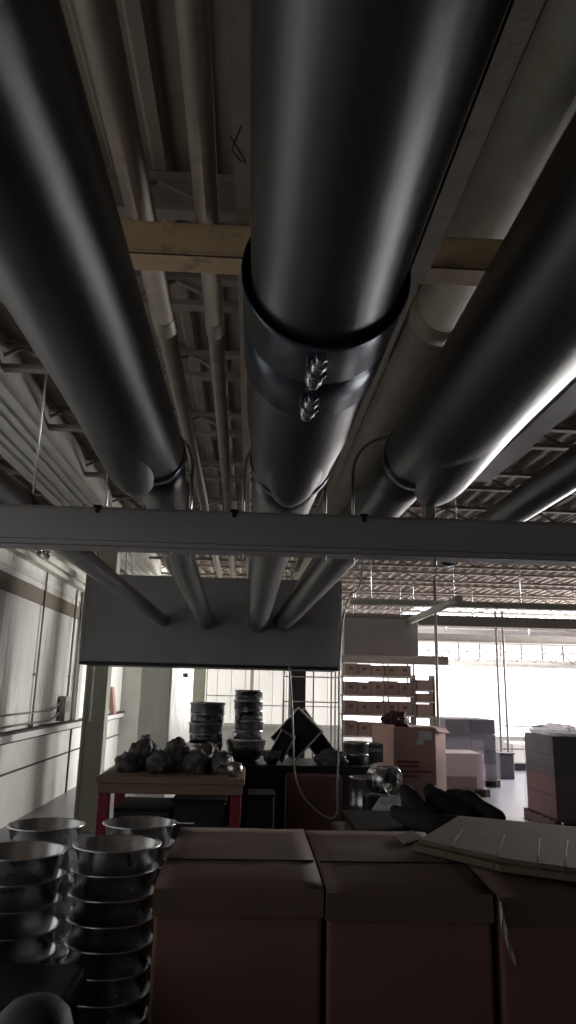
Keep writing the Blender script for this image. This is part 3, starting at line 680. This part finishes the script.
# ================================================================ DARK BENCH with pans and frames
bz = .88
e = empty('dark_bench', (.8, 9.4, 0), 'long dark work bench behind the table', 'bench')
MB().box((-.66, 9.0, .04), (1.5, 9.04, bz - .06), .004).build('front_panel', DARKM, e)
MB().box((-.75, 8.9, bz - .06), (1.62, 9.9, bz), .01).build('bench_top', DARKM, e)
MB().box((-.7, 8.92, bz - .16), (1.58, 8.96, bz - .06), .005).build('apron', DARKM, e)
for x in (-.65, .5, 1.52):
    for y in (8.98, 9.82): MB().box((x - .03, y - .03, 0), (x + .03, y + .03, bz - .06), .004).build('leg', DARKM, e)
def ring_stack(px, Y, n, r, h, z0, where, grp, y0=None):
    c = at(px, 740, Y)
    for k in range(n):
        rr = r * (1 + random.uniform(-.04, .04)); zz = z0 + k * h
        o = MB().lathe([(rr * .9, 0), (rr, .0), (rr, h * .72), (rr * 1.06, h * .78), (rr * 1.06, h * .93), (rr * .97, h * .97), (rr * .95, h * .7), (rr * .9, h * .1), (rr * .9, 0)], (c.x + random.uniform(-.01, .01), Y, zz), 32).build('steel_ring', STEELD if k % 2 else STEEL)
        tag(o, 'steel drum ring, %s of the %s' % ('topmost' if k == n - 1 else order[n - 1 - k] + ' from the top', where), 'ring', grp)
        a = random.random() * 6; 
def bowl(px, Y, r, h, z0, lab, m=STEELD):
    c = at(px, 745, Y)
    o = tag(MB().lathe([(0, 0), (r * .5, 0), (r * .85, h * .3), (r, h * .75), (r * .98, h), (r * 1.05, h), (r * 1.05, h * .96), (r * .95, h * .7), (r * .8, h * .32), (r * .45, .01), (0, .01)], (c.x, Y, z0), 32).build('steel_bowl', m), lab, 'bowl'); return o
c = at(207, 745, 9.3)
bowl(205, 9.2, .21, .22, bz, 'big shiny round bowl under the shorter ring stack, beside the wrapped column', STEEL)
ring_stack(206, 9.2, 4, .205, .118, bz + .22, 'shorter ring stack', 'steel rings in the shorter stack')
bowl(246, 9.32, .25, .26, bz, 'big dull bowl under the taller ring stack')
ring_stack(248, 9.3, 5, .175, .118, bz + .26, 'taller ring stack', 'steel rings in the taller stack')
bowl(272, 9.05, .11, .15, bz, 'dull bowl between the taller ring stack and the tilted trays')
bowl(225, 9.02, .09, .12, bz, 'small dull bowl between the two ring stacks')
ring_stack(356, 9.3, 2, .16, .13, bz, 'short bright stack before the carton rack', 'bright steel rings before the carton rack')
# tilted dark trays/frames
def tray(cpx, cpy, Y, wd, ht, ang, lab, tilt=.35):
    c = at(cpx, cpy, Y); c.z = max(c.z, bz + .5 * (wd * abs(math.sin(ang)) + ht * abs(math.cos(ang))) + .015)
    R_ = Matrix.Translation(c) @ Matrix.Rotation(ang, 4, 'Y') @ Matrix.Rotation(tilt, 4, 'X')
    e = tag(MB().box((-wd / 2, -.01, -ht / 2), (wd / 2, .01, ht / 2), .003, mtx=R_).build('dark_tray', DARKM), lab, 'tray')
    mb = MB()
    for a, b_ in (((-wd / 2, -.07, -ht / 2), (-wd / 2 + .02, .0, ht / 2)), ((wd / 2 - .02, -.07, -ht / 2), (wd / 2, .0, ht / 2)), ((-wd / 2, -.07, -ht / 2), (wd / 2, 0, -ht / 2 + .02)), ((-wd / 2, -.07, ht / 2 - .02), (wd / 2, 0, ht / 2))): mb.box(a, b_, .003, mtx=R_)
    mb.build('tray_edge', STEELD, e)
    return e
tray(297, 738, 9.25, .42, .50, math.radians(42), 'dark square tray tilted on its corner, on the bench', .2)
tray(311, 737, 9.45, .24, .62, math.radians(-38), 'narrow pale-edged tray leaning right of the tilted square one', .15)
tray(282, 750, 9.15, .2, .34, math.radians(28), 'small dark tray leaning left of the tilted square one', .15)
b_ = MB(); c = at(331, 752, 9.02); b_.lump((c.x, 9.02, bz), (.17, .12, .11), 31, .35, 4); tag(b_.build('plastic_bundle', mat('bundle_violet', (.16, .15, .2), .3, 0, .3, 8., .5, 12.)), 'crumpled bluish grey plastic bundle on the bench', 'bundle')
p = at(374, 742, 9.6)
o = tag(MB().box((p.x - .09, 9.5, bz), (p.x + .1, 9.8, bz + .22), .01).build('bench_box', mat('box_bluegrey', (.2, .2, .25), .4, .3)), 'bluish grey box at the right end of the bench', 'box')
MB().box((p.x - .07, 9.494, bz + .12), (p.x + .08, 9.5, bz + .17), .002).build('white_label', PAPER, o)
# things below / before the bench
cc = at(317, 795, 8.6)
e = empty('cardboard_carton', (cc.x, 8.4, 0), 'shadowed brown carton inside the cord loop, below the bench', 'carton')
MB().box((cc.x - .35, 8.57, 0), (cc.x + .28, 8.88, .80), .012, ).build('carton_body', CARD, e)
MB().box((cc.x - .34, 8.575, .80), (cc.x + .27, 8.72, .808), .002).box((cc.x - .34, 8.73, .80), (cc.x + .27, 8.87, .808), .002).build('top_flap', CARD, e)
for px, Y, r, h, lab in ((365, 8.3, .17, .82, 'tall steel drum to the right of the shadowed carton'),):
    c = at(px, 790, Y)
    e = tag(MB().lathe([(0, 0), (r, 0), (r, .25), (r + .012, .27), (r, .29), (r, .54), (r + .012, .56), (r, .58), (r, h), (r + .012, h + .005), (r + .008, h + .02), (r - .01, h + .012), (r - .012, h - .03), (0, h - .03)], (c.x, Y, 0), 36).build('steel_drum', STEELD), lab, 'drum')
# strip coil and white wrap beside the drum
c = at(384, 783, 7.7)
e = empty('strip_coil', (c.x, 7.7, 0), 'open coil of pale steel strip beside the drum', 'coil')
mb = MB(); n = 44; rings = []; RT = Matrix.Translation((c.x, 7.7, .88)) @ Matrix.Rotation(math.radians(38), 4, 'Z')
for k in range(n + 1):
    a_ = math.radians(-75 + 560 * k / n); r_ = .125 + .018 * k / n
    rings.append([RT @ Vector((rr_ * math.cos(a_), yy, rr_ * math.sin(a_))) for rr_, yy in ((r_, -.12), (r_, .12), (r_ + .004, .12), (r_ + .004, -.12))])
mb.loft(rings).build('coil_strip', STEEL, e)
MB().box((c.x - .2, 7.56, 0), (c.x + .2, 7.86, .73), .02).build('coil_stand', DARKM, e)
MB().tube([RT @ Vector((0, -.1, 0)), RT @ Vector((0, .1, 0))], .03, 20).build('coil_hub', DARKM, e)
b_ = MB(); c = at(393, 800, 7.3); b_.box((c.x - .2, 7.05, 0), (c.x + .2, 7.5, .58), .015); tag(b_.build('packing_crate', DARKM), 'dark low crate under the white film bundle', 'crate')
b_ = MB(); b_.lump((c.x - .02, 7.3, .58), (.15, .14, .12), 41, .45, 4); tag(b_.build('film_bundle', FILMW), 'crumpled white film between the coil and the black rolls', 'bundle')
for k, (a, b2, lab) in enumerate((((372, 818), (402, 795), 'dark bar lying slanted before the white film, upper one'), ((380, 824), (412, 803), 'dark bar lying slanted before the white film, lower one'))):
    p, q = at(*a, 5.7), at(*b2, 6.3); p.z = .70 + .045 * (a[1] > 820) * 0; q.z = .70 + .0
    tag(MB().tube([p, q], .02, 10).build('steel_bar', DARKM), lab, 'bar')
c = at(390, 822, 5.7); tag(MB().box((c.x - .35, 5.5, 0), (c.x + .25, 6.5, .68), .02).build('low_crate', DARKM), 'dark crate under the slanted bars', 'crate')

# cord loop
pts = [(289, 664), (291, 690), (293, 730), (294, 765), (297, 782), (304, 797), (314, 808), (324, 816), (332, 818), (337, 812), (337, 790), (338, 760), (339, 720), (339, 680), (341, 640), (344, 615), (350, 596), (360, 585)]
P = [at(x, y, 8.46) for x, y in pts]; P[0].z = hz0 + .02
def cat(P, k=5):
    out = []
    for i in range(len(P) - 1):
        p0, p1, p2, p3 = P[max(i - 1, 0)], P[i], P[i + 1], P[min(i + 2, len(P) - 1)]
        for j in range(k):
            t = j / k; out.append(.5 * ((2 * p1) + (p2 - p0) * t + (2 * p0 - 5 * p1 + 4 * p2 - p3) * t * t + (3 * p1 - p0 - 3 * p2 + p3) * t ** 3))
    return out + [P[-1]]
P = [Vector((P[0].x, HY - .012, hz0 + .03))] + P + [Vector((1.3, 8.46, 3.35)), Vector((1.42, 8.46, ZD - .01))]
tag(MB().tube(cat(P), .011, 10).build('hanging_cord', CORDM), 'pale cord hanging in a long loop below the grey box', 'cord')

# ================================================================ CARTON RACK
RY = 12.9
rx0 = at(341, 700, RY).x; rx1 = at(438, 700, RY).x
e = empty('storage_rack', ((rx0 + rx1) / 2, RY, 0), 'pale shelf rack filled with brown cartons', 'rack')
levels = [at(380, y, RY).z for y in (676, 695, 714, 735)]
MB().box((rx0 - .05, RY - .32, at(380, 664, RY).z), (rx1 + .12, RY - .27, at(380, 655.5, RY).z), .006).build('header_beam', TRUSS, e)
for x in (rx0, rx0 + (rx1 - rx0) * .46, rx0 + (rx1 - rx0) * .72):
    for y in (RY - .24, RY + .24): MB().box((x - .012, y - .012, 0), (x + .012, y + .012, at(380, 657, RY).z), .002).build('upright', GIRD, e)
x_end = rx0 + (rx1 - rx0) * .72
for z in levels[:]: MB().box((rx0, RY - .26, z - .03), (x_end, RY + .26, z), .004).build('shelf', LWHITE, e)
rows = ['top', 'second', 'third', 'bottom']; cols = ['at its left end', 'second from its left end', 'at its middle', 'second from its right end', 'at its right end']
for r_, z in enumerate(levels):
    x = rx0 + .03; wtot = x_end - rx0 - .06; n = 5
    for k in range(n):
        wd = wtot / n; ht = (.225 if r_ else .19) + random.uniform(-.02, .015)
        o = tag(MB().box((x + .005, RY - .215, z + .002), (x + wd - .005, RY + .15, z + ht), .006).build('small_carton', CARDR), 'small brown carton on the %s rack shelf, %s' % (rows[r_], cols[k]), 'carton', 'small cartons on the rack')
        MB().box((x + wd * .35, RY - .219, z + ht * .45), (x + wd * .65, RY - .215, z + ht * .7)).build('carton_label', mat('lbl%d%d' % (r_, k), (.33, .29, .27), .7) if False else SHEETM, o)
        x += wd
# cartons on the narrow right bay
xa, xb = at(413, 700, RY).x + .02, at(431, 700, RY).x
e2 = empty('narrow_shelf', ((xa + xb) / 2, RY, 0), 'narrow shelf of stacked cartons against the tall dark pole', 'rack')
zs = [at(420, y, RY).z for y in (690, 701, 716)]
for x in (xa - .02, xb + .02): MB().box((x - .01, RY - .2, 0), (x + .01, RY + .2, zs[0] + .25), .002).build('upright', GIRD, e2)
for k, z in enumerate(zs):
    part = MB().box((xa - .01, RY - .2, z - .03), (xb + .01, RY + .2, z), .003).build('shelf', LWHITE, e2)
    h_ = (.17, .13, .2)[k]
    tag(MB().box((xa + .01, RY - .19, z + .001), (xb - .01, RY + .15, z + h_), .006).build('small_carton', CARDR), 'brown carton on the narrow shelf, %s of three' % ('top', 'middle', 'bottom')[k], 'carton', 'cartons on the narrow shelf')

# ================================================================ GAYLORD
pl = [(1.93, 10.0), (2.50, 10.02), (2.70, 10.26), (2.72, 10.9), (2.5, 11.1), (1.84, 11.08), (1.80, 10.95)]
e = empty('bulk_carton', (2.3, 10.5, 0), 'tall pinkish bulk carton with white label and red print', 'carton')
gz = 1.275
MB().prism([(x, y) for x, y in pl], .12, gz, .006).build('carton_body', CARDG, e)
ft = MB(); 
for (a, b_, o1, h1) in ((0, 1, -.07, .02), (1, 2, .04, -.07), (2, 3, .08, -.10), (5, 0, -.03, .035)):
    p, q = pl[a], pl[b_]; nx, ny = (q[1] - p[1]), -(q[0] - p[0]); L = math.hypot(nx, ny); nx /= L; ny /= L
    o1_ = .05 if o1 > 0 else -.02
    vs = [ft.b.verts.new(v) for v in ((p[0], p[1], gz), (q[0], q[1], gz), (q[0] + nx * o1_ * 1.3, q[1] + ny * o1_ * 1.3, gz + h1), (p[0] + nx * o1_ * .7, p[1] + ny * o1_ * .7, gz + h1 * .6))]
    ft.b.faces.new(vs)
o = ft.build('top_flap', CARDG, e); o.modifiers.new('s', 'SOLIDIFY').thickness = .006
p0, p1 = at(419, 731, 10.0), at(432, 740, 10.0)
part_label(MB().box((p0.x, 10.008, p1.z), (p1.x, 10.022, p0.z)).box((p0.x - .03, 10.006, p1.z - .06), (p0.x + .06, 10.02, p1.z + .0)).build('paper_label', PAPER, e), 'white paper label')
mb = MB(); rr = random.Random(5)
p0, p1 = at(395, 770.5, 10.0), at(434, 773, 10.0); mb.box((p0.x, 9.998, p1.z + .004), (p1.x - .02, 10.02, p0.z))
for (ya, x0, x1, h) in ((761.5, 397, 419, .016), (766, 399, 419, .014), (776, 395, 418, .010)):
    a, b_ = at(x0, ya, 10.0), at(x1, ya, 10.0); x = a.x
    while x < b_.x:
        wd = rr.uniform(.008, .018); mb.box((x, 9.998, a.z - h * rr.uniform(.7, 1.2)), (x + wd, 10.02, a.z + h * rr.uniform(.6, 1.3))); x += wd + .005
part_label(mb.build('printing', INK, e), 'red brown printed lines')
MB().box((1.85, 10.02, 0), (2.7, 11.1, .12), .01).build('pallet', PALLETW, e)
# dark slumped bits on the carton top
b_ = MB(); p = at(397, 720, 10.5); b_.lump((p.x - .02, 10.5, gz), (.16, .15, .13), 51, .5, 4); tag(b_.build('dark_rag', mat('rag_maroon', (.07, .035, .045), .8)), 'dark maroon rag heap on top of the bulk carton', 'rag')

# ================================================================ PALLETS
def pallet(x0, x1, y0, y1, lab, z=.13):
    e = empty('wooden_pallet', ((x0 + x1) / 2, (y0 + y1) / 2, 0), lab, 'pallet')
    n = 6
    for k in range(n):
        y = y0 + (y1 - y0 - .1) * k / (n - 1); MB().box((x0, y, z - .02), (x1, y + .1, z), .003).build('deck_board', PALLETW, e)
    for x in (x0, (x0 + x1) / 2 - .045, x1 - .09): MB().box((x, y0 + .002, .0), (x + .09, y1 - .002, z - .02), .004).build('stringer', PALLETW, e)
    return e
# right wrapped stack
qx0, qx1, qy0, qy1 = 4.15, 5.3, 10.15, 11.2
pallet(qx0 - .05, qx1 + .05, qy0 - .05, qy1 + .05, 'wooden pallet under the dark wrapped stack at the right')
zz = .131; hs = [.30, .26, .26, .25]
for k, h in enumerate(hs):
    m = BROWNBOX if k < 2 else DARKBOX
    nm = ['bottom', 'second', 'third', 'top'][k]
    mb = MB().box((qx0, qy0, zz), (qx1, qy1, zz + h - .003), .008)
    o = tag(mb.build('wrapped_carton', m), '%s carton layer of the film wrapped stack at the right' % nm, 'carton', 'wrapped cartons on the right pallet')
    MB().box((qx0 - .002, qy0 + .02, zz + h - .03), (qx0, qy1 - .02, zz + h - .012)).build('edge_tape', BLACKP, o)
    MB().box((qx0 + .3, qy0 - .003, zz + h * .35), (qx0 + .75, qy0, zz + h * .5)).build('end_print', DARKM, o)
    zz += h
def film(x0, x1, y0, y1, z0, z1, lab, seed, drape=.03):
    from mathutils import noise
    mb = MB(); rings = []
    for k in range(15):
        t = k / 14; z = z0 + (z1 - z0) * t; rr = rrect((x0 + x1) / 2, (y0 + y1) / 2, (x1 - x0) / 2 + .012, (y1 - y0) / 2 + .012, .02, z, 8)
        # subdivide the long sides
        out = []
        for i in range(len(rr)):
            a, b_ = Vector(rr[i]), Vector(rr[(i + 1) % len(rr)]); m_ = 12 if (b_ - a).length > .2 else 1
            for j in range(m_):
                p = a.lerp(b_, j / m_); c_ = Vector(((x0 + x1) / 2, (y0 + y1) / 2, p.z)); d = (p - c_); d.z = 0; d.normalize()
                out.append(p + d * drape * (.55 + noise.noise(Vector((p.x * 5, p.y * 5, p.z * 2.2 + seed)))))
        rings.append(out)
    mb.loft(rings, cap=False)
    return tag(mb.build('stretch_film', FILM), lab, 'film')
film(qx0, qx1, qy0, qy1, .14, zz + .03, 'clear stretch film wrapped round the right-hand stack', 3, .035)
b_ = MB(); b_.lump((qx0 + .28, qy0 + .5, zz), (.34, .48, .09), 61, .5, 4); tag(b_.build('film_gather', FILMW), 'gathered white film bunched on top of the right stack', 'film')
# broom-like wand sticking out
p = at(568, 705, 10.7); tag(MB().tube([(p.x, 10.7, zz + .001), (p.x, 10.7, zz + .22)], .007, 8).build('thin_stick', GIRD), 'thin stick standing on top of the right stack', 'stick')
# metal strip on the floor & striped cable coil at right edge
p, q = atz(549, 808, .012), atz(600, 838, .012)
d = (q - p).normalized(); n_ = Vector((-d.y, d.x, 0)) * .035
tag(MB().prism([(v.x, v.y) for v in (p + n_, p - n_, q - n_, q + n_)], .001, .03, .003).build('floor_plank', WPAINT), 'pale plank lying on the floor before the right pallet', 'plank')
c = atz(602, 828, .14)
e = empty('striped_coil', (c.x, c.y, 0), 'coil of black and white hose at the right edge of the frame', 'hose')
for k in range(6):
    m = PAPER if k % 2 else BLACKP
    MB().lathe([(.16 + .03 * math.cos(t), .04 + .035 * k + .02 * math.sin(t)) for t in [2 * math.pi * j / 10 for j in range(11)]], (c.x + .02, c.y, 0), 28).build('hose_turn', m, e)
# far wrapped stack (grey) and low carton
fx0, fx1, fy0, fy1 = 3.62, 4.85, 14.6, 15.9
fx0 = at(446, 740, 14.6).x; fx1 = at(496, 740, 14.6).x
pallet(fx0 - .04, fx1 + .04, fy0 - .04, fy1 + .04, 'wooden pallet under the far grey wrapped stack')
zz2 = .131
ntop = at(470, 719, 14.6).z
hh = (ntop - .131) / 4
for k in range(4):
    for j in range(2):
        xa_, xb_ = fx0 + (fx1 - fx0) * j / 2, fx0 + (fx1 - fx0) * (j + 1) / 2
        o = tag(MB().box((xa_ + .006, fy0, zz2), (xb_ - .006, fy1, zz2 + hh - .006), .01).build('wrapped_carton', (DARKBOX, DARKBOX2)[(k + j) % 2]), 'dark grey carton in the %s layer of the far wrapped stack, %s side' % (['bottom', 'second', 'third', 'top'][k], 'left' if j == 0 else 'right'), 'carton', 'wrapped cartons on the far pallet')
    zz2 += hh
film(fx0, fx1, fy0, fy1, .14, zz2 + .02, 'cloudy stretch film around the far grey stack', 9, .05)
a, b_ = at(444, 765, 13.3), at(482, 765, 13.3)
pallet(a.x - .03, b_.x + .1, 13.2, 14.2, 'low wooden pallet under the pale carton')
zl = at(460, 753, 13.3).z
o = tag(MB().box((a.x, 13.25, .131), (b_.x, 14.1, zl), .01).build('pale_carton', mat('carton_pale', (.5, .42, .4), .8)), 'low pale carton before the far grey stack', 'carton')
part_label(MB().box((a.x + .01, 13.244, .135), (b_.x - .12, 13.25, .33)).build('printed_band', BROWNBOX, o), 'brown lower band')
fl = film(a.x, b_.x, 13.25, 14.1, .14, zl + .22, 'loose clear film hood over the pale carton', 14, .03)
# bin and white machine in front of the window
a = atz(512, 764, 0)
e = tag(MB().box((4.85 + .5, 15.9, 0), (5.15 + .5, 16.2, .5), .02).build('waste_bin', DARKBOX), 'dark bin by the feet of the pole pair', 'bin')
MB().box((5.33, 15.88, .5), (5.67, 16.22, .53), .008).build('bin_rim', DARKM, e)
a, b_ = at(511, 762, 17.8), at(545, 762, 17.8)
e = tag(MB().box((a.x, 17.7, .16), (b_.x + 2.4, 18.3, .62), .03).build('white_machine', LWHITE), 'low white cabinet on a dark plinth before the bright window', 'cabinet')
MB().box((a.x + .03, 17.74, 0), (b_.x + 2.4, 18.26, .16), .01).build('plinth', DARKM, e)

# ================================================================ BLACK ROLLS behind the front cartons
c = at(430, 828, 4.2)
crz = 1.75 - .178 * 4.0
e = empty('dark_crate', (1.0, 4.3, 0), 'dark crate behind the front cartons carrying the black rolls', 'crate')
MB().box((.60, 3.62, 0), (1.38, 4.7, crz - .03), .02).build('crate_body', DARKM, e)
MB().box((.58, 3.60, crz - .03), (1.40, 4.72, crz), .008).build('crate_lid', mat('crate_lid_dust', (.02, .018, .017), .95, 0, .3, 5., spec=.05), e)
def roll(pts, rs, lab, seed):
    from mathutils import noise
    P = cat([Vector(p) for p in pts], 6); n = len(P); R_ = []
    for i in range(n):
        t = i / (n - 1) * (len(rs) - 1); k = min(int(t), len(rs) - 2); R_.append(rs[k] + (rs[k + 1] - rs[k]) * (t - k))
    mb = MB(); mb.tube(P, R_, 22)
    for v in mb.b.verts:
        v.co += Vector((noise.noise(v.co * 9 + Vector((seed, 0, 0))), noise.noise(v.co * 9 + Vector((0, seed, 0))), noise.noise(v.co * 9 + Vector((0, 0, seed))))) * .018
        v.co.z = max(v.co.z, crz + .001)
    o = tag(mb.build('black_roll', BLACKC), lab, 'roll', 'black padded rolls behind the front cartons'); return o
y_ = 4.25
def pt(px, py, Y): return at(px, py, Y)
roll([pt(404, 787, 4.45), pt(410, 800, 4.35), pt(420, 815, 4.25), pt(432, 823, 4.15)], [.025, .06, .075, .06], 'black padded roll, short upright one nearest the bulk carton', 1)
roll([pt(428, 788, 4.5), pt(437, 800, 4.4), pt(452, 812, 4.3), pt(470, 820, 4.2)], [.03, .07, .085, .06], 'black padded roll, middle one', 2)
roll([pt(448, 794, 4.45), pt(466, 803, 4.35), pt(484, 812, 4.25), pt(497, 818, 4.15), pt(503, 821, 4.12)], [.04, .07, .065, .05, .02], 'black padded roll, long one reaching towards the open floor', 3)
roll([pt(396, 812, 4.3), pt(430, 826, 4.0), pt(470, 828, 3.95), pt(503, 830, 3.95)], [.04, .06, .05, .02], 'black padded roll lying lowest along the crate edge', 4)
